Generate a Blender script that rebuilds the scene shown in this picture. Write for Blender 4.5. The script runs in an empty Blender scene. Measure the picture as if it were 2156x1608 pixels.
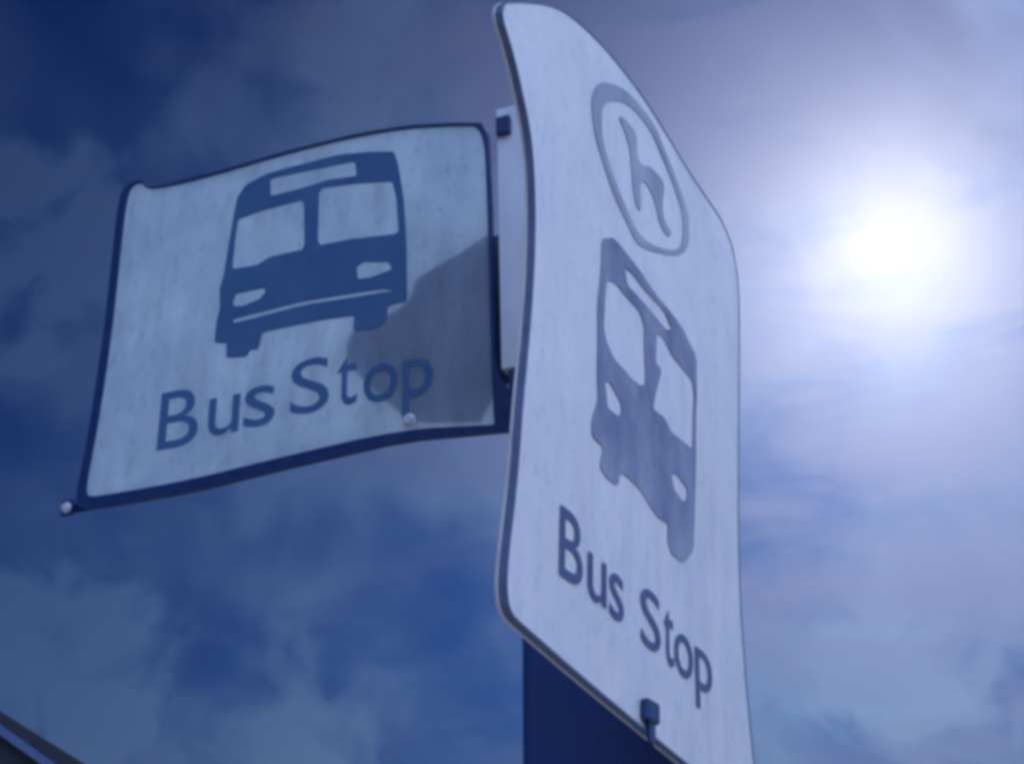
import bpy, bmesh, math, random
from mathutils import Vector, Matrix
R = math.radians
random.seed(4)
scene = bpy.context.scene
col = scene.collection

EYE = 1.7                                  # camera height above the pavement (m)
SUN_AZ, SUN_EL = R(19.4), R(31.8)          # azimuth right of the viewing direction, elevation
ART = {"Lbus": [[0.0099, 0.1955], [0.0216, 0.212], [0.0555, 0.2217], [0.115, 0.2221], [0.1649, 0.2215], [0.2059, 0.2141], [0.2441, 0.2045], [0.2494, 0.1858], [0.2537, 0.1618], [0.259, 0.1276], [0.2626, 0.0826], [0.2646, 0.0313], [0.2652, -0.0165], [0.2499, -0.016], [0.2396, -0.0176], [0.239, -0.0334], [0.2243, -0.0444], [0.1929, -0.0408], [0.1942, -0.0202], [0.1505, -0.0168], [0.063, -0.0161], [0.0608, -0.0292], [0.0584, -0.0384], [0.0462, -0.0379], [0.0427, -0.0458], [0.0118, -0.0417], [0.0111, -0.0212], [-0.008, -0.0164], [-0.0073, 0.0122], [-0.0037, 0.0314], [-0.0063, 0.0624], [-0.0022, 0.0779], [-0.0005, 0.0961], [0.0029, 0.1329], [0.0066, 0.1682]],
 "Lbus_h0": [[0.0605, 0.2117], [0.1114, 0.209], [0.1879, 0.2045], [0.1907, 0.1815], [0.1498, 0.187], [0.1086, 0.184], [0.0622, 0.1842]],
 "Lbus_h1": [[0.0137, 0.16], [0.0465, 0.1647], [0.1137, 0.1657], [0.1185, 0.091], [0.0682, 0.0915], [0.0479, 0.0839], [0.0109, 0.0862], [0.0116, 0.1308]],
 "Lbus_h2": [[0.1358, 0.1769], [0.191, 0.1699], [0.242, 0.1597], [0.2483, 0.1344], [0.253, 0.081], [0.1837, 0.0896], [0.1377, 0.0915]],
 "Lbus_h3": [[0.0158, 0.0373], [0.0192, 0.0477], [0.0421, 0.0477], [0.0628, 0.0471], [0.0633, 0.04], [0.0556, 0.0327], [0.0311, 0.028], [0.0174, 0.031]],
 "Lbus_h4": [[0.1949, 0.0472], [0.2045, 0.0519], [0.2393, 0.0439], [0.2443, 0.033], [0.2148, 0.0281], [0.1974, 0.03]],
 "Lbus_h5": [[0.0178, 0.0119], [0.1214, 0.0149], [0.2325, 0.0081], [0.2487, 0.0023], [0.2326, 0.0035], [0.1217, 0.0102], [0.0193, 0.0057]],
 "Rbus": [[-0.0013, 0.1978], [0.0274, 0.2159], [0.0996, 0.218], [0.1405, 0.2144], [0.1942, 0.2176], [0.2294, 0.2166], [0.2507, 0.2095], [0.2726, 0.2037], [0.2694, 0.1511], [0.2645, 0.1336], [0.2596, 0.0779], [0.25, 0.0145], [0.2421, -0.0308], [0.212, -0.0531], [0.1757, -0.0556], [0.1657, -0.0463], [0.1668, -0.027], [0.1424, -0.0303], [0.1223, -0.0273], [0.0933, -0.0192], [0.0559, -0.0185], [0.0408, -0.0229], [0.0363, -0.0364], [0.0118, -0.0385], [-0.005, -0.0345], [0.0031, -0.0128], [-0.0218, -0.0124], [-0.0234, -0.0026], [-0.0195, 0.0095], [-0.0086, 0.0285], [-0.0117, 0.0477], [-0.0106, 0.0887], [-0.0115, 0.1196], [-0.0036, 0.1607]],
 "Rbus_h0": [[0.0544, 0.1979], [0.078, 0.2035], [0.1084, 0.2024], [0.1665, 0.2085], [0.1931, 0.1984], [0.1721, 0.1879], [0.133, 0.1873], [0.0896, 0.1847], [0.0629, 0.1816]],
 "Rbus_h1": [[0.0084, 0.1579], [0.0315, 0.1682], [0.0627, 0.168], [0.0953, 0.1703], [0.1086, 0.1598], [0.1079, 0.1349], [0.1112, 0.0969], [0.0931, 0.0876], [0.07, 0.0852], [0.026, 0.0851], [0.0087, 0.0937], [0.0021, 0.1062], [0.0046, 0.1303]],
 "Rbus_h2": [[0.1435, 0.1698], [0.1648, 0.1753], [0.1911, 0.1662], [0.2258, 0.1669], [0.2563, 0.1665], [0.2602, 0.1471], [0.2564, 0.1301], [0.249, 0.0823], [0.218, 0.0797], [0.1836, 0.0754], [0.162, 0.0828], [0.1299, 0.0786], [0.1339, 0.0911], [0.1562, 0.1333], [0.1387, 0.1338]],
 "Rbus_h3": [[0.0055, 0.0518], [0.0172, 0.0571], [0.0443, 0.048], [0.0473, 0.0393], [0.0366, 0.031], [0.0115, 0.0288]],
 "Rbus_h4": [[0.1789, 0.0278], [0.1959, 0.0355], [0.2298, 0.0305], [0.2249, 0.0179], [0.213, 0.011], [0.1872, 0.015]],
 "Ring": [[-0.0312, 0.3389], [-0.0145, 0.3726], [0.0214, 0.3979], [0.0631, 0.4193], [0.1036, 0.429], [0.1501, 0.4352], [0.1777, 0.4235], [0.202, 0.4157], [0.2349, 0.3992], [0.2601, 0.3855], [0.2585, 0.3388], [0.2242, 0.3075], [0.1823, 0.2852], [0.1316, 0.2608], [0.0917, 0.2452], [0.0711, 0.2523], [0.0443, 0.2595], [0.0215, 0.27], [-0.004, 0.2884], [-0.023, 0.3077]],
 "Ring_h0": [[-0.0031, 0.3534], [0.0248, 0.3783], [0.0594, 0.4019], [0.0976, 0.4148], [0.1396, 0.4194], [0.1657, 0.4102], [0.1897, 0.4025], [0.2233, 0.3867], [0.2415, 0.3708], [0.2363, 0.3292], [0.2118, 0.3077], [0.1786, 0.2894], [0.1357, 0.27], [0.1027, 0.2606], [0.0833, 0.2618], [0.0578, 0.2708], [0.0352, 0.2802], [0.0102, 0.2964], [-0.0059, 0.3166]],
 "Mark": [[0.04, 0.3704], [0.0591, 0.3792], [0.0877, 0.3832], [0.093, 0.3756], [0.0908, 0.3597], [0.1015, 0.3493], [0.1319, 0.3678], [0.1553, 0.3733], [0.1753, 0.3763], [0.1752, 0.3598], [0.1687, 0.341], [0.1726, 0.324], [0.2006, 0.323], [0.1869, 0.3093], [0.1594, 0.3105], [0.1495, 0.3291], [0.1345, 0.3373], [0.1121, 0.3373], [0.0994, 0.3243], [0.1042, 0.2903], [0.084, 0.2915], [0.0745, 0.3471], [0.0658, 0.3585], [0.0537, 0.3643]],
 "Lout": [[-0.1634, 0.2624], [-0.1513, 0.2624], [-0.1348, 0.244], [-0.0317, 0.2416], [0.0802, 0.2457], [0.1877, 0.2435], [0.2637, 0.2353], [0.3306, 0.2198], [0.3708, 0.2083], [0.3745, 0.1135], [0.3755, -0.0176], [0.3767, -0.1282], [0.3781, -0.18], [0.379, -0.1928], [0.3783, -0.1978], [0.364, -0.1959], [0.263, -0.1834], [0.1058, -0.1914], [-0.0275, -0.201], [-0.1477, -0.2015], [-0.1771, -0.2003], [-0.1875, -0.1893], [-0.1792, -0.1031], [-0.1744, 0.0327], [-0.1756, 0.1342], [-0.1765, 0.2175], [-0.1731, 0.2555]],
 "Rout": [[-0.2278, 0.2936], [-0.197, 0.2676], [-0.1713, 0.2316], [-0.1554, 0.2032], [-0.1455, 0.1518], [-0.1434, 0.0886], [-0.1482, 0.025], [-0.1565, -0.0404], [-0.1604, -0.1], [-0.17, -0.1579], [-0.1725, -0.1831], [-0.1691, -0.1974], [-0.1641, -0.2029], [-0.1555, -0.2057], [-0.1367, -0.208], [-0.0605, -0.2173], [0.0362, -0.228], [0.2123, -0.2456], [0.2815, -0.2529], [0.373, -0.2634], [0.4237, -0.2633], [0.4331, -0.2497], [0.4257, -0.2109], [0.4099, -0.1345], [0.3995, -0.0042], [0.4288, 0.1827], [0.4537, 0.3249], [0.4616, 0.4203], [0.4199, 0.4615], [0.2861, 0.4493], [0.1856, 0.45], [0.1096, 0.4483], [0.0134, 0.4325], [-0.06, 0.4103], [-0.1152, 0.3852], [-0.1832, 0.3332]],
 "Gus": [[0.3918, 0.0428], [0.3767, 0.053], [0.3518, 0.0425], [0.3298, 0.0313], [0.3015, 0.0215], [0.273, 0.0117], [0.2683, -0.0197], [0.2289, -0.0319], [0.187, -0.0412], [0.1796, -0.0716], [0.2053, -0.1079], [0.2503, -0.1527], [0.269, -0.175], [0.3871, -0.1913]],
 "screw1": [[-0.2109, -0.2068]],
 "screw2": [[0.2702, -0.171]],
 "sq": [[0.3963, 0.1989]],
 "rb": [[0.1021, -0.2207]]}

# ------------------------------------------------------------------ helpers
def tag(o, label=None, cat=None, group=None, kind=None):
    if label: o['label'] = label
    if cat: o['category'] = cat
    if group: o['group'] = group
    if kind: o['kind'] = kind
    return o

def link(name, bm, mat, parent=None, smooth=False):
    bmesh.ops.recalc_face_normals(bm, faces=bm.faces[:])
    me = bpy.data.meshes.new(name)
    bm.to_mesh(me); bm.free()
    me.materials.append(mat)
    if smooth:
        for p in me.polygons: p.use_smooth = True
    o = bpy.data.objects.new(name, me)
    col.objects.link(o)
    if parent: o.parent = parent
    return o

def empty(name, mat):
    o = bpy.data.objects.new(name, None)
    o.empty_display_size = .1
    col.objects.link(o); o.matrix_world = mat
    return o

def chaikin(p, n=2):
    for _ in range(n):
        q = []
        for i in range(len(p)):
            a, b = p[i], p[(i+1) % len(p)]
            q.append((a[0]*.75+b[0]*.25, a[1]*.75+b[1]*.25))
            q.append((a[0]*.25+b[0]*.75, a[1]*.25+b[1]*.75))
        p = q
    return p

def soften(p, cut=.10, n=1):
    for _ in range(n):
        q = []
        for i in range(len(p)):
            a, b = p[i], p[(i+1) % len(p)]
            q.append((a[0]*(1-cut)+b[0]*cut, a[1]*(1-cut)+b[1]*cut))
            q.append((a[0]*cut+b[0]*(1-cut), a[1]*cut+b[1]*(1-cut)))
        p = q
    return p

def plate(bm, outer, holes=(), z0=0., z1=0.):
    """a flat plate cut to an outline (with holes), from depth z0 to depth z1"""
    tmp = bmesh.new()
    loops = [outer] + list(holes)
    eds = []
    for lp in loops:
        vs = [tmp.verts.new((a, b, 0)) for a, b in lp]
        for i in range(len(vs)):
            eds.append(tmp.edges.new((vs[i], vs[(i+1) % len(vs)])))
    bmesh.ops.triangle_fill(tmp, use_beauty=True, edges=eds)
    tmp.verts.index_update()
    fs = [[v.index for v in f.verts] for f in tmp.faces]
    co = [v.co.copy() for v in tmp.verts]
    tmp.free()
    top = [bm.verts.new((c.x, c.y, z1)) for c in co]
    bot = [bm.verts.new((c.x, c.y, z0)) for c in co]
    for f in fs:
        bm.faces.new([top[i] for i in f]); bm.faces.new([bot[i] for i in reversed(f)])
    k = 0
    for lp in loops:
        n = len(lp)
        for i in range(n):
            a, b = k+i, k+(i+1) % n
            bm.faces.new((top[a], top[b], bot[b], bot[a]))
        k += n

def box(bm, a, b, bev=0.):
    t = bmesh.new()
    bmesh.ops.create_cube(t, size=1)
    for v in t.verts:
        for i in range(3):
            v.co[i] = a[i] if v.co[i] < 0 else b[i]
    if bev:
        bmesh.ops.bevel(t, geom=t.edges[:], offset=bev, segments=2, profile=.5, affect='EDGES')
    t.verts.index_update()
    vs = [bm.verts.new(v.co) for v in t.verts]
    for f in t.faces: bm.faces.new([vs[v.index] for v in f.verts])
    t.free()

def disc(bm, c, r, h, n=20, dome=False):
    rings = [(r, 0), (r, h*.6), (r*.8, h*.9), (r*.4, h)] if dome else [(r, 0), (r, h*.85), (r*.88, h)]
    prev = None
    for rr, z in rings:
        ring = [bm.verts.new((c[0]+rr*math.cos(2*math.pi*i/n), c[1]+rr*math.sin(2*math.pi*i/n), c[2]+z)) for i in range(n)]
        if prev:
            for i in range(n): bm.faces.new((prev[i], prev[(i+1) % n], ring[(i+1) % n], ring[i]))
        else: bm.faces.new(ring[::-1])
        prev = ring
    bm.faces.new(prev)

def offset_loop(p, d):
    n = len(p); out = []
    area = sum(p[i][0]*p[(i+1) % n][1]-p[(i+1) % n][0]*p[i][1] for i in range(n))
    s = 1 if area > 0 else -1
    for i in range(n):
        a, b, c = Vector(p[i-1]), Vector(p[i]), Vector(p[(i+1) % n])
        e1, e2 = (b-a).normalized(), (c-b).normalized()
        n1, n2 = Vector((e1.y, -e1.x))*s, Vector((e2.y, -e2.x))*s
        m = (n1+n2)
        if m.length < 1e-6: m = n1
        m.normalize()
        k = max(.5, m.dot(n1))
        q = b + m*(d/k)
        out.append((q.x, q.y))
    return out

def letters(bm, boxes, z, bold):
    for ch, (u0, v0, u1, v1) in boxes:
        cu = bpy.data.curves.new('letter', 'FONT')
        cu.body = ch; cu.size = 1; cu.offset = bold; cu.resolution_u = 6
        ob = bpy.data.objects.new('letter', cu); col.objects.link(ob)
        dg = bpy.context.evaluated_depsgraph_get()
        me = bpy.data.meshes.new_from_object(ob.evaluated_get(dg))
        xs = [v.co.x for v in me.vertices]; ys = [v.co.y for v in me.vertices]
        x0, x1, y0, y1 = min(xs), max(xs), min(ys), max(ys)
        vs = [bm.verts.new((u0+(v.co.x-x0)/(x1-x0)*(u1-u0), v0+(v.co.y-y0)/(y1-y0)*(v1-v0), z)) for v in me.vertices]
        for p in me.polygons:
            try: bm.faces.new([vs[i] for i in p.vertices])
            except ValueError: pass
        bpy.data.objects.remove(ob); bpy.data.curves.remove(cu); bpy.data.meshes.remove(me)

# ------------------------------------------------------------------ materials
def new_mat(name):
    m = bpy.data.materials.new(name); m.use_nodes = True
    nt = m.node_tree; nt.nodes.clear()
    out = nt.nodes.new('ShaderNodeOutputMaterial')
    return m, nt, out

def noise(nt, scale, detail=4, stretch=(1, 1, 1), rough=.55):
    tc = nt.nodes.new('ShaderNodeTexCoord'); mp = nt.nodes.new('ShaderNodeMapping')
    mp.inputs['Scale'].default_value = stretch
    n = nt.nodes.new('ShaderNodeTexNoise')
    n.inputs['Scale'].default_value = scale; n.inputs['Detail'].default_value = detail
    n.inputs['Roughness'].default_value = rough
    nt.links.new(tc.outputs['Object'], mp.inputs['Vector']); nt.links.new(mp.outputs['Vector'], n.inputs['Vector'])
    return n.outputs['Fac']

def ramp(nt, fac, stops):
    r = nt.nodes.new('ShaderNodeValToRGB')
    e = r.color_ramp.elements
    while len(e) < len(stops): e.new(.5)
    for el, (p, c) in zip(e, stops):
        el.position = p; el.color = (*c, 1)
    nt.links.new(fac, r.inputs['Fac'])
    return r.outputs['Color']

def mixc(nt, a, b, fac=None, val=.5, mode='MIX'):
    m = nt.nodes.new('ShaderNodeMix'); m.data_type = 'RGBA'; m.blend_type = mode
    m.inputs['Factor'].default_value = val
    if fac is not None: nt.links.new(fac, m.inputs['Factor'])
    nt.links.new(a, m.inputs['A']); nt.links.new(b, m.inputs['B'])
    return m.outputs['Result']

def rough_mat(name, c0, c1, scale=20, rough=.6, metal=0., spec=.4, stretch=(1, 1, 1), bump=.1):
    m, nt, out = new_mat(name)
    b = nt.nodes.new('ShaderNodeBsdfPrincipled')
    n = noise(nt, scale, 6, stretch)
    nt.links.new(ramp(nt, n, [(.3, c0), (.7, c1)]), b.inputs['Base Color'])
    b.inputs['Roughness'].default_value = rough; b.inputs['Metallic'].default_value = metal
    b.inputs['Specular IOR Level'].default_value = spec
    if bump:
        bp = nt.nodes.new('ShaderNodeBump'); bp.inputs['Strength'].default_value = bump; bp.inputs['Distance'].default_value = .004
        nt.links.new(n, bp.inputs['Height']); nt.links.new(bp.outputs['Normal'], b.inputs['Normal'])
    nt.links.new(b.outputs['BSDF'], out.inputs['Surface'])
    return m

def sheet_mat(name, tint, trans, wear=.16):
    """milky plastic sheet: part of the light goes through; dirt runs and blotches of its own"""
    m, nt, out = new_mat(name)
    runs = noise(nt, 34, 5, (1, .16, 1)); blot = noise(nt, 9, 5)
    a = ramp(nt, runs, [(.28, tuple(t*(1-wear) for t in tint)), (.62, tint)])
    b = ramp(nt, blot, [(.3, (1-wear*.9, 1-wear*.75, 1-wear*.6)), (.65, (1, 1, 1))])
    w1 = nt.nodes.new('ShaderNodeRGB'); w1.outputs[0].default_value = (*tint, 1)
    patch = ramp(nt, noise(nt, 5, 3), [(.38, (0, 0, 0)), (.62, (1, 1, 1))])
    a = mixc(nt, w1.outputs[0], a, patch)
    c = mixc(nt, a, b, None, 1., 'MULTIPLY')
    sp = ramp(nt, noise(nt, 95, 3, (1, .45, 1), .7), [(.30, (.80, .83, .87)), (.46, (1, 1, 1))])
    c = mixc(nt, c, sp, None, 1., 'MULTIPLY')
    d = nt.nodes.new('ShaderNodeBsdfDiffuse'); t = nt.nodes.new('ShaderNodeBsdfTranslucent')
    nt.links.new(c, d.inputs['Color']); nt.links.new(c, t.inputs['Color'])
    mx = nt.nodes.new('ShaderNodeMixShader'); mx.inputs['Fac'].default_value = trans
    nt.links.new(d.outputs[0], mx.inputs[1]); nt.links.new(t.outputs[0], mx.inputs[2])
    g = nt.nodes.new('ShaderNodeBsdfGlossy'); g.inputs['Roughness'].default_value = .35
    m2 = nt.nodes.new('ShaderNodeMixShader')
    fr = nt.nodes.new('ShaderNodeFresnel'); fr.inputs['IOR'].default_value = 1.55; nt.links.new(fr.outputs[0], m2.inputs['Fac'])
    nt.links.new(mx.outputs[0], m2.inputs[1]); nt.links.new(g.outputs[0], m2.inputs[2])
    nt.links.new(m2.outputs[0], out.inputs['Surface'])
    return m

def ink_mat(name, c0, c1, trans):
    m, nt, out = new_mat(name)
    n = noise(nt, 15, 6, (1, .6, 1), .65)
    c = ramp(nt, n, [(.3, c0), (.7, c1)])
    d = nt.nodes.new('ShaderNodeBsdfDiffuse'); t = nt.nodes.new('ShaderNodeBsdfTranslucent')
    nt.links.new(c, d.inputs['Color']); nt.links.new(c, t.inputs['Color'])
    mx = nt.nodes.new('ShaderNodeMixShader'); mx.inputs['Fac'].default_value = trans
    nt.links.new(d.outputs[0], mx.inputs[1]); nt.links.new(t.outputs[0], mx.inputs[2])
    nt.links.new(mx.outputs[0], out.inputs['Surface'])
    return m

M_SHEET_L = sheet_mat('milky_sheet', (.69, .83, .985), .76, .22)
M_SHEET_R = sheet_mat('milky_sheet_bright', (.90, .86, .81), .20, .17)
M_INK_L = ink_mat('navy_print', (.065, .145, .30), (.10, .19, .36), .15)
M_INK_R = ink_mat('faded_navy_print', (.17, .21, .33), (.42, .44, .51), .2)  # bus ink on the larger sign, paled to put the sun glare into its colour
M_INK_E = ink_mat('faded_grey_print', (.34, .37, .44), (.54, .56, .62), .2)  # emblem ink, lightened further with the glare painted in
M_INK_T = ink_mat('dark_navy_print', (.10, .13, .24), (.15, .19, .30), .2)
M_FRAME = rough_mat('dark_frame_metal', (.008, .030, .11), (.014, .045, .16), 60, .55, .0, .3)
M_TRIM = rough_mat('slate_edge_rubber', (.09, .12, .21), (.14, .17, .28), 60, .7)
M_PALE = rough_mat('pale_galvanised_metal', (.45, .46, .48), (.62, .63, .65), 70, .5, .2, .5, (1, .3, 1))
M_PAINT = rough_mat('pale_painted_steel', (.62, .66, .74), (.74, .78, .85), 50, .5, .0, .4, (1, .2, 1))
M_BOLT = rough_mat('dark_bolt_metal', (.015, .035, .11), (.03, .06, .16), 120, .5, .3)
M_SCREW = rough_mat('bright_screw_metal', (.60, .63, .70), (.80, .82, .86), 100, .35, .3)
M_POST = rough_mat('dark_navy_paint', (.010, .034, .14), (.030, .080, .28), 7, .6, .0, .35, (1, 1, .3))
M_WALL = rough_mat('dark_brick', (.025, .035, .07), (.045, .055, .10), 8, .9)
M_ROOF = rough_mat('slate_roof', (.02, .025, .05), (.04, .05, .08), 10, .8)
M_VERGE = rough_mat('pale_painted_timber', (.06, .10, .21), (.09, .14, .27), 12, .6)
M_GLASS = rough_mat('window_glass', (.02, .025, .03), (.03, .035, .04), 4, .08, .0, .6, bump=0)
M_GROUND = rough_mat('dry_earth_and_grass', (.05, .06, .03), (.09, .09, .05), .4, .95)
M_PAVE = rough_mat('pavement_concrete', (.22, .22, .21), (.32, .31, .30), 3, .9)
M_ROAD = rough_mat('asphalt', (.04, .04, .042), (.06, .06, .062), 6, .9)

# ------------------------------------------------------------------ sign frames
def frame(pos, yaw, tilt):
    h = Vector((math.cos(yaw), math.sin(yaw), 0)); n0 = Vector((math.sin(yaw), -math.cos(yaw), 0))
    v = Vector((0, 0, 1))*math.cos(tilt) + n0*math.sin(tilt)
    n = h.cross(v)
    m = Matrix((h, v, n)).transposed().to_4x4()
    m.translation = Vector(pos) + Vector((0, 0, EYE))
    return m
FL = frame((-.37235, 1.42070, .79723), R(-22.079), R(3.28))
FR = frame((.07791, 1.00757, .46353), R(64.008), R(2.193))

# ---- the smaller sign, seen almost face on
sl = tag(empty('bus_stop_sign', FL), 'smaller dark framed bus stop sign, printed with a bus but no emblem', 'sign', 'bus stop signs')
lo = chaikin(ART['Lout'], 2)
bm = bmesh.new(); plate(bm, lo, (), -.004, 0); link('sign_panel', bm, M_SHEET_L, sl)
# frame: narrow at the top and the right, wide at the left and along the bottom
def lframe(p):
    q = []
    for u, v in p:
        du = -.019 if u < -.165 else (.006 if u > .365 else 0)
        dv = -.034 if v < -.17 else (.006 if v > .2 else 0)
        q.append((u+du, v+dv))
    return q
outer = []
for (u, v), (a, b) in zip(ART['Lout'], offset_loop(ART['Lout'], .0022)):
    wl = max(0., min(1., (-.15-u)/.02)); wb = max(0., min(1., (-.165-v)/.02))
    wr = .030 if (wb > .5 and u > .35) else 0.
    outer.append((a-.0080*wl+wr, b-.0105*wb*(1 if u < .3 else .7)))
outer = soften(outer, .14)
inner = offset_loop(ART['Lout'], -.0015)
bm = bmesh.new(); plate(bm, outer, [chaikin(inner, 2)], .0003, .004); plate(bm, outer, [chaikin(offset_loop(ART['Lout'], .0008), 2)], -.006, .0002)
link('frame', bm, M_FRAME, sl)
bm = bmesh.new()
plate(bm, soften(ART['Lbus']), [soften(ART['Lbus_h%d' % i], .08) for i in range(6)], .0004, .0012)
link('bus_symbol', bm, M_INK_L, sl)
for word in ([('B', (-.0817, -.1518, -.0221, -.0732)), ('u', (-.0077, -.1463, .0377, -.0946)), ('s', (.0441, -.1442, .0884, -.0898))], [('S', (.1092, -.139, .1631, -.0661)), ('t', (.173, -.1379, .201, -.0727)), ('o', (.2094, -.1413, .2542, -.0917)), ('p', (.2610, -.1652, .2997, -.0950))]):
    bm = bmesh.new(); letters(bm, word, .0012, .002); link('lettering', bm, M_INK_L, sl)
# unseen plate added close behind the sheet, cut to the wanted shadow outline; the sun throws its shape onto the back of it
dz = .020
shadow_out = [(u+.001, v+.0125) for u, v in ART['Gus']]
bm = bmesh.new(); plate(bm, chaikin(shadow_out, 1), (), -.004-dz-.005, -.004-dz)
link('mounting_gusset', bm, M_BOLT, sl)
# pale upright channel along the right-hand end, with a square bolt and a dark block below standing in for the shadow there
bm = bmesh.new(); box(bm, (.3850, -.128, -.02), (.445, .229, -.001), .0015); ch = link('mounting_channel', bm, M_PAINT, sl)
u, v = ART['sq'][0]
bm = bmesh.new(); box(bm, (u-.0095, v-.013, -.001), (u+.0095, v+.013, .007), .002); link('square_bolt', bm, M_BOLT, ch)
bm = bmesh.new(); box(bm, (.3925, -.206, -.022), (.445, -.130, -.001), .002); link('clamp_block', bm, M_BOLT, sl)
bm = bmesh.new(); box(bm, (-.222, -.2125, -.0095), (-.17, -.200, -.0062), .001); box(bm, (-.222, -.2165, -.0061), (-.2035, -.196, .0003), .001); lug = link('corner_lug', bm, M_FRAME, sl)
bm = bmesh.new(); disc(bm, (-.2125, -.2068, .0004), .0072, .0012, 18); disc(bm, (-.2125, -.2068, .0017), .0052, .004, 6); link('screw', bm, M_SCREW, lug)
bm = bmesh.new(); disc(bm, (.2702, -.1705, .0004), .0082, .0012, 18); disc(bm, (.2702, -.1705, .0017), .0058, .004, 6); link('screw', bm, M_SCREW, sl)
bm = bmesh.new(); box(bm, (.37, -.05, -.16), (.43, .0, -.0305), .003); link('mounting_bracket', bm, M_BOLT, sl)

# ---- the larger sign, seen steeply from the side
sr = tag(empty('bus_stop_sign', FR), 'taller arched bus stop sign nearest the sun, with an oval emblem above its bus', 'sign', 'bus stop signs')
ro = chaikin(ART['Rout'], 2)
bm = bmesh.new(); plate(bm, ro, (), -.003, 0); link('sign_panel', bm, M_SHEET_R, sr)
bm = bmesh.new(); plate(bm, offset_loop(ro, .0020), [offset_loop(ro, .0004)], -.0055, .0010); link('edge_trim', bm, M_TRIM, sr)
bm = bmesh.new(); plate(bm, offset_loop(ro, .0026), (), -.0080, -.0057); link('back_sheet', bm, M_SHEET_R, sr)
bm = bmesh.new()
plate(bm, soften(ART['Rbus'], .15), [soften(ART['Rbus_h%d' % i], .12) for i in range(5)], .0004, .0012)
link('bus_symbol', bm, M_INK_R, sr)
for word in ([('B', (-.0850, -.153, -.040, -.0960)), ('u', (-.0290, -.155, .010, -.1165)), ('s', (.0170, -.158, .049, -.1180))], [('S', (.0900, -.163, .140, -.1090)), ('t', (.1500, -.166, .176, -.1130)), ('o', (.1780, -.168, .230, -.1270)), ('p', (.2380, -.1880, .289, -.1290))]):
    bm = bmesh.new(); letters(bm, word, .0012, .002); link('lettering', bm, M_INK_T, sr)
bm = bmesh.new()
plate(bm, chaikin(ART['Ring'], 2), [chaikin(ART['Ring_h0'], 2)], .0004, .0012)
plate(bm, chaikin(ART['Mark'], 1), (), .0004, .0011)
link('emblem', bm, M_INK_E, sr)
u, v = ART['rb'][0]
bm = bmesh.new(); box(bm, (u-.015, v-.009, .0), (u+.013, v+.010, .009), .003); box(bm, (u-.004, v-.026, .002), (u+.008, v-.0085, .006), .001)
link('clip_bolt', bm, M_BOLT, sr)
for vv in (.10, -.10):
    bm = bmesh.new(); box(bm, (.17, vv-.02, -.09), (.23, vv+.02, -.0082), .003); link('mounting_bracket', bm, M_BOLT, sr)

# ---- the post that carries both signs
pm = Matrix.Rotation(R(-22.079), 4, 'Z'); pm.translation = Vector((.117, 1.405, 0))
post = tag(empty('sign_post', pm), 'thick dark navy square post under the two bus stop signs', 'post')
bm = bmesh.new(); box(bm, (-.085, -.085, .004), (.085, .085, EYE+.72), .014); link('shaft', bm, M_POST, post)
bm = bmesh.new(); box(bm, (-.0885, -.0885, EYE+.035), (.0885, .0885, EYE+.075), .002); link('clamp_band', bm, M_PALE, post)
bm = bmesh.new(); box(bm, (-.14, -.14, .004), (.14, .14, .02), .004); link('base_plate', bm, M_BOLT, post)

# ------------------------------------------------------------------ house: one roof slope in the lower left corner
hm = Matrix.Translation((-9.75, 20, -.06))
house = tag(empty('house', hm), 'dark gabled house with a pale verge along its roof slope', 'house')
RX, EZ, RZ = 4.35, EYE+2.72, EYE+5.44     # half width, eaves height, ridge height
W = 3.95; wz = EZ + (RX-W)*(RZ-EZ)/RX
bm = bmesh.new()
prof = [(-W, -.05), (W, -.05), (W, wz-.16), (0, RZ-.16), (-W, wz-.16)]
a = [bm.verts.new((x, .35, z)) for x, z in prof]; b = [bm.verts.new((x, 9.65, z)) for x, z in prof]
bm.faces.new(a); bm.faces.new(b[::-1])
for i in range(5): bm.faces.new((a[i], a[(i+1) % 5], b[(i+1) % 5], b[i]))
link('wall', bm, M_WALL, house)
bm = bmesh.new()
for s in (-1, 1):
    p = [(0, RZ), (s*RX, EZ), (s*RX, EZ-.14), (0, RZ-.14)]
    a = [bm.verts.new((x, .03, z)) for x, z in p]; b = [bm.verts.new((x, 10, z)) for x, z in p]
    bm.faces.new(a); bm.faces.new(b[::-1])
    for i in range(4): bm.faces.new((a[i], a[(i+1) % 4], b[(i+1) % 4], b[i]))
nx, nz = (RZ-EZ)/math.hypot(RX, RZ-EZ), RX/math.hypot(RX, RZ-EZ)
for s in (-1, 1):                                      # courses of slates, each lapping the one below
    n = 16
    for k in range(n):
        t0, t1 = k/n, (k+1.12)/n
        q = [(s*RX*t0, RZ-(RZ-EZ)*t0, .004), (s*RX*t1, RZ-(RZ-EZ)*t1, .030)]
        prof = [(x+s*nx*h, z+nz*h) for x, z, h in q] + [(x+s*nx*(h+.022), z+nz*(h+.022)) for x, z, h in reversed(q)]
        a = [bm.verts.new((x, -.05, z)) for x, z in prof]; b = [bm.verts.new((x, 10.02, z)) for x, z in prof]
        bm.faces.new(a); bm.faces.new(b[::-1])
        for i in range(4): bm.faces.new((a[i], a[(i+1) % 4], b[(i+1) % 4], b[i]))
roof = link('roof', bm, M_ROOF, house)
bm = bmesh.new()
for s in (-1, 1):
    p = [(0, RZ-.004), (s*RX, EZ-.004), (s*RX, EZ-.16), (0, RZ-.16)]
    a = [bm.verts.new((x, -.03, z)) for x, z in p]; b = [bm.verts.new((x, .028, z)) for x, z in p]
    bm.faces.new(a); bm.faces.new(b[::-1])
    for i in range(4): bm.faces.new((a[i], a[(i+1) % 4], b[(i+1) % 4], b[i]))
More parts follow.
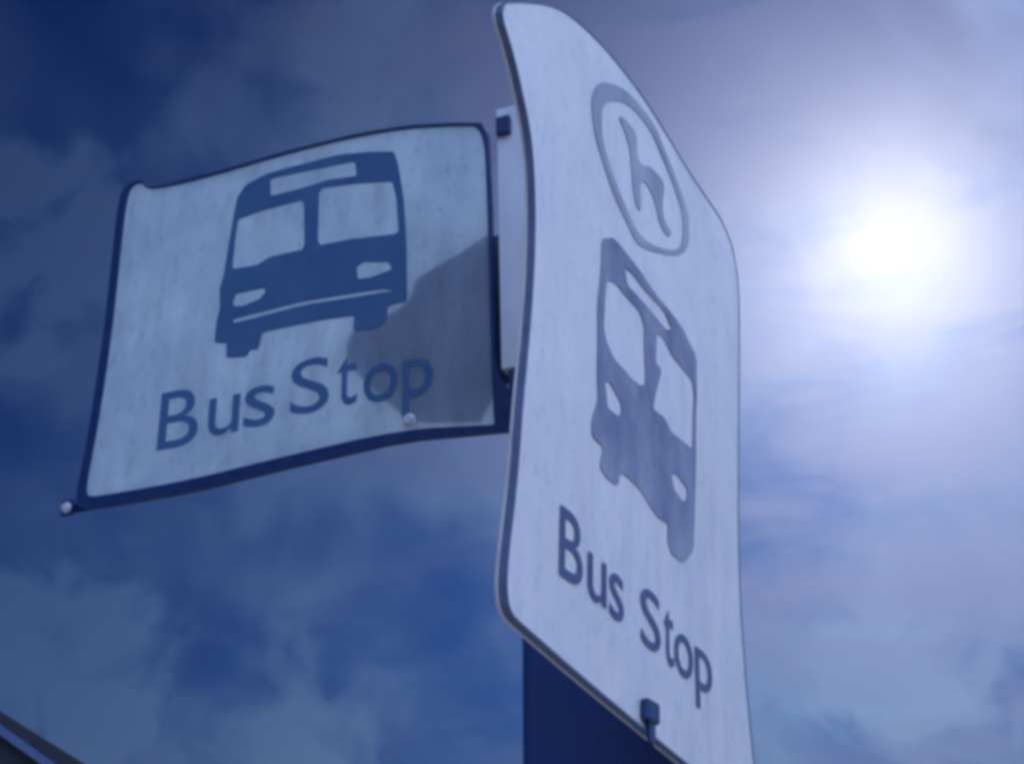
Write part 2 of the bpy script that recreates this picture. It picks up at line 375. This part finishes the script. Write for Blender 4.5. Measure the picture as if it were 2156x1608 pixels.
link('verge_board', bm, M_VERGE, roof)
for wx in (-2.2, 1.6):
    bm = bmesh.new(); box(bm, (wx-.6, .28, 1.0), (wx+.6, .348, 2.3), .01); f = link('window', bm, M_VERGE, house)
    bm = bmesh.new(); box(bm, (wx-.5, .26, 1.1), (wx+.5, .278, 2.2)); link('pane', bm, M_GLASS, f)

# ------------------------------------------------------------------ ground
bm = bmesh.new(); bmesh.ops.create_grid(bm, x_segments=1, y_segments=1, size=3000)
g = tag(link('ground', bm, M_GROUND), kind='structure'); g.location.z = -.12
bm = bmesh.new(); box(bm, (-60, -1.2, -.11), (60, 4.5, 0.), .02); tag(link('pavement', bm, M_PAVE), kind='structure')
bm = bmesh.new(); box(bm, (-60, -9, -.3), (60, -1.25, -.115)); tag(link('road', bm, M_ROAD), kind='structure')

# ------------------------------------------------------------------ thin mist in the air
HAZE = 0.00102
hz, nt, out = new_mat('mist')
pv = nt.nodes.new('ShaderNodeVolumePrincipled')
pv.inputs['Color'].default_value = (1, .955, .84, 1)
pv.inputs['Density'].default_value = HAZE
pv.inputs['Anisotropy'].default_value = .905
nt.links.new(pv.outputs['Volume'], out.inputs['Volume'])
bm = bmesh.new(); box(bm, (-3050, -3050, -1.2), (3050, 3050, 9.5))
tag(link('haze', bm, hz), kind='stuff')

# ------------------------------------------------------------------ sky and sun
CLEAR, CLOUD, FILLC, FILL0, FILL1 = (.014, .080, .31), (.130, .232, .460), (12.5, 16.8, 29), .0, .80
w = bpy.data.worlds.new('World'); scene.world = w; w.use_nodes = True
nt = w.node_tree; nt.nodes.clear()
out = nt.nodes.new('ShaderNodeOutputWorld'); bg = nt.nodes.new('ShaderNodeBackground')
sky = nt.nodes.new('ShaderNodeTexSky'); sky.sky_type = 'NISHITA'; sky.sun_disc = False
sky.sun_elevation = SUN_EL; sky.sun_rotation = SUN_AZ
sky.altitude = 0; sky.air_density = 1.0; sky.dust_density = 2.5; sky.ozone_density = 3.0
tc = nt.nodes.new('ShaderNodeTexCoord')
OFF = (.3, 0, 0)
def wnoise(scale, detail, off, rough=.55, squash=1.):
    mp = nt.nodes.new('ShaderNodeMapping'); mp.inputs['Location'].default_value = off; mp.inputs['Scale'].default_value = (1, 1, squash)
    nt.links.new(tc.outputs['Generated'], mp.inputs['Vector'])
    n = nt.nodes.new('ShaderNodeTexNoise'); n.inputs['Scale'].default_value = scale; n.inputs['Detail'].default_value = detail
    n.inputs['Roughness'].default_value = rough; n.inputs['Distortion'].default_value = .4
    nt.links.new(mp.outputs[0], n.inputs['Vector']); return n.outputs['Fac']
big = wnoise(5.0, 3, OFF); bands = wnoise(4.2, 4, (2.2, .9, .35), .55, 3.2); fine = wnoise(17, 4, (.4, 5.2, 0), .5)
add = nt.nodes.new('ShaderNodeMath'); add.operation = 'MULTIPLY_ADD'; add.inputs[1].default_value = .35
nt.links.new(fine, add.inputs[0]); nt.links.new(big, add.inputs[2])
cov = ramp(nt, add.outputs[0], [(.52, (.0, .0, .0)), (.66, (.25, .25, .25)), (.82, (.8, .8, .8))])
# single puffs of cloud: azimuth, elevation, radius (degrees), weight
PUFFS = [(-23.9, 31.1, 3.6, 0.75), (-19.8, 13.6, 4.2, 0.75), (18.2, 13.8, 4.0, 0.6), (-13.7, 38.7, 4.2, 0.45), (-6.2, 40.5, 4.6, 0.7), (-9.9, 11.1, 3.5, 0.4)]
wob = nt.nodes.new('ShaderNodeMath'); wob.operation = 'MULTIPLY_ADD'; wob.inputs[1].default_value = .012; wob.inputs[2].default_value = -.006
nt.links.new(fine, wob.inputs[0])
def addclamp(a, b):
    m = nt.nodes.new('ShaderNodeMath'); m.operation = 'ADD'; m.use_clamp = True
    nt.links.new(a, m.inputs[0]); nt.links.new(b, m.inputs[1]); return m.outputs[0]
for az, el, rad, wt in PUFFS:
    dn = nt.nodes.new('ShaderNodeVectorMath'); dn.operation = 'DOT_PRODUCT'
    dn.inputs[1].default_value = (math.sin(R(az))*math.cos(R(el)), math.cos(R(az))*math.cos(R(el)), math.sin(R(el)))
    nt.links.new(tc.outputs['Generated'], dn.inputs[0])
    ad = nt.nodes.new('ShaderNodeMath'); ad.operation = 'ADD'; nt.links.new(dn.outputs['Value'], ad.inputs[0]); nt.links.new(wob.outputs[0], ad.inputs[1])
    mr = nt.nodes.new('ShaderNodeMapRange'); mr.interpolation_type = 'SMOOTHSTEP'
    mr.inputs['From Min'].default_value = math.cos(R(rad*1.35)); mr.inputs['From Max'].default_value = 1.0
    mr.inputs['To Max'].default_value = wt
    nt.links.new(ad.outputs[0], mr.inputs['Value'])
    cov = addclamp(cov, mr.outputs['Result'])
def vmul(col_out, c):
    m = nt.nodes.new('ShaderNodeMix'); m.data_type = 'RGBA'; m.blend_type = 'MULTIPLY'; m.inputs['Factor'].default_value = 1
    nt.links.new(col_out, m.inputs['A']); m.inputs['B'].default_value = (*c, 1); return m.outputs['Result']
# pale cloud added out of view, behind and to the right, to brighten both signs; the rest stays deep blue
FILL = Vector((math.sin(R(132))*math.cos(R(32)), math.cos(R(132))*math.cos(R(32)), math.sin(R(32))))
dp = nt.nodes.new('ShaderNodeVectorMath'); dp.operation = 'DOT_PRODUCT'; dp.inputs[1].default_value = FILL
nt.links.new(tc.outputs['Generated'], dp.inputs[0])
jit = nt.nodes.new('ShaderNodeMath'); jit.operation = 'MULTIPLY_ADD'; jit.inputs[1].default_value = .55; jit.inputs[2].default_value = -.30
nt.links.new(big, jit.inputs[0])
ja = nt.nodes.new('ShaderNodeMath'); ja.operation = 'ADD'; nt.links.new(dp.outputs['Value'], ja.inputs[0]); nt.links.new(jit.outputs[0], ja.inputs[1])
fill = nt.nodes.new('ShaderNodeMapRange'); fill.interpolation_type = 'SMOOTHSTEP'
fill.inputs['From Min'].default_value = FILL0; fill.inputs['From Max'].default_value = FILL1
nt.links.new(ja.outputs[0], fill.inputs['Value'])
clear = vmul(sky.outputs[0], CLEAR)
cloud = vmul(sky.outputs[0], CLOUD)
fillc = nt.nodes.new('ShaderNodeRGB'); fillc.outputs[0].default_value = (*FILLC, 1)
fillv = mixc(nt, fillc.outputs[0], cloud, None, 1., 'ADD')
# thin high veil of cloud in front of the sun
VEIL = Vector((math.sin(R(30))*math.cos(R(41)), math.cos(R(30))*math.cos(R(41)), math.sin(R(41))))
dq = nt.nodes.new('ShaderNodeVectorMath'); dq.operation = 'DOT_PRODUCT'; dq.inputs[1].default_value = VEIL
nt.links.new(tc.outputs['Generated'], dq.inputs[0])
veil = nt.nodes.new('ShaderNodeMapRange'); veil.interpolation_type = 'SMOOTHSTEP'
veil.inputs['From Min'].default_value = .77; veil.inputs['From Max'].default_value = .985; veil.inputs['To Max'].default_value = .9
vj = nt.nodes.new('ShaderNodeMath'); vj.operation = 'MULTIPLY_ADD'; vj.inputs[1].default_value = .55; vj.inputs[2].default_value = -.275
nt.links.new(bands, vj.inputs[0])
va = nt.nodes.new('ShaderNodeMath'); va.operation = 'ADD'; nt.links.new(dq.outputs['Value'], va.inputs[0]); nt.links.new(vj.outputs[0], va.inputs[1])
nt.links.new(va.outputs[0], veil.inputs['Value'])
cv = nt.nodes.new('ShaderNodeMath'); cv.operation = 'ADD'; cv.use_clamp = True
nt.links.new(cov, cv.inputs[0]); nt.links.new(veil.outputs['Result'], cv.inputs[1])
high = vmul(sky.outputs[0], (.126, .180, .385))
mx1 = mixc(nt, clear, cloud, cov)
mx0 = mixc(nt, mx1, high, veil.outputs['Result'])
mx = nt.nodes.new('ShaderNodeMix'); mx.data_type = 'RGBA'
nt.links.new(fill.outputs['Result'], mx.inputs['Factor']); nt.links.new(mx0, mx.inputs['A']); nt.links.new(fillv, mx.inputs['B'])
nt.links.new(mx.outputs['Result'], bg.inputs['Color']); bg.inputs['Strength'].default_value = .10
nt.links.new(bg.outputs[0], out.inputs['Surface'])

sd = Vector((math.sin(SUN_AZ)*math.cos(SUN_EL), math.cos(SUN_AZ)*math.cos(SUN_EL), math.sin(SUN_EL)))
sun = bpy.data.lights.new('sun', 'SUN'); sun.energy = 4.5; sun.angle = R(.5); sun.color = (1, .96, .90)
so = bpy.data.objects.new('sun', sun); col.objects.link(so)
so.rotation_euler = sd.to_track_quat('Z', 'Y').to_euler(); so.location = (2, 6, 12)

# ------------------------------------------------------------------ camera
cam = bpy.data.cameras.new('camera'); co = bpy.data.objects.new('camera', cam); col.objects.link(co)
cam.sensor_fit = 'HORIZONTAL'; cam.sensor_width = 36; cam.lens = 36*2679.67/2156
cam.clip_start = .02; cam.clip_end = 8000
co.location = (0, 0, EYE); co.rotation_euler = (R(90+26.983), R(0), R(0))
scene.camera = co

scene.render.engine = 'CYCLES'
scene.cycles.filter_width = 4.2
scene.cycles.max_bounces = 8; scene.cycles.transmission_bounces = 6; scene.cycles.diffuse_bounces = 4; scene.cycles.volume_bounces = 0
scene.cycles.use_denoising = True
vs = scene.view_settings
vs.view_transform = 'Standard'; vs.look = 'None'; vs.exposure = -0.6; vs.gamma = 1
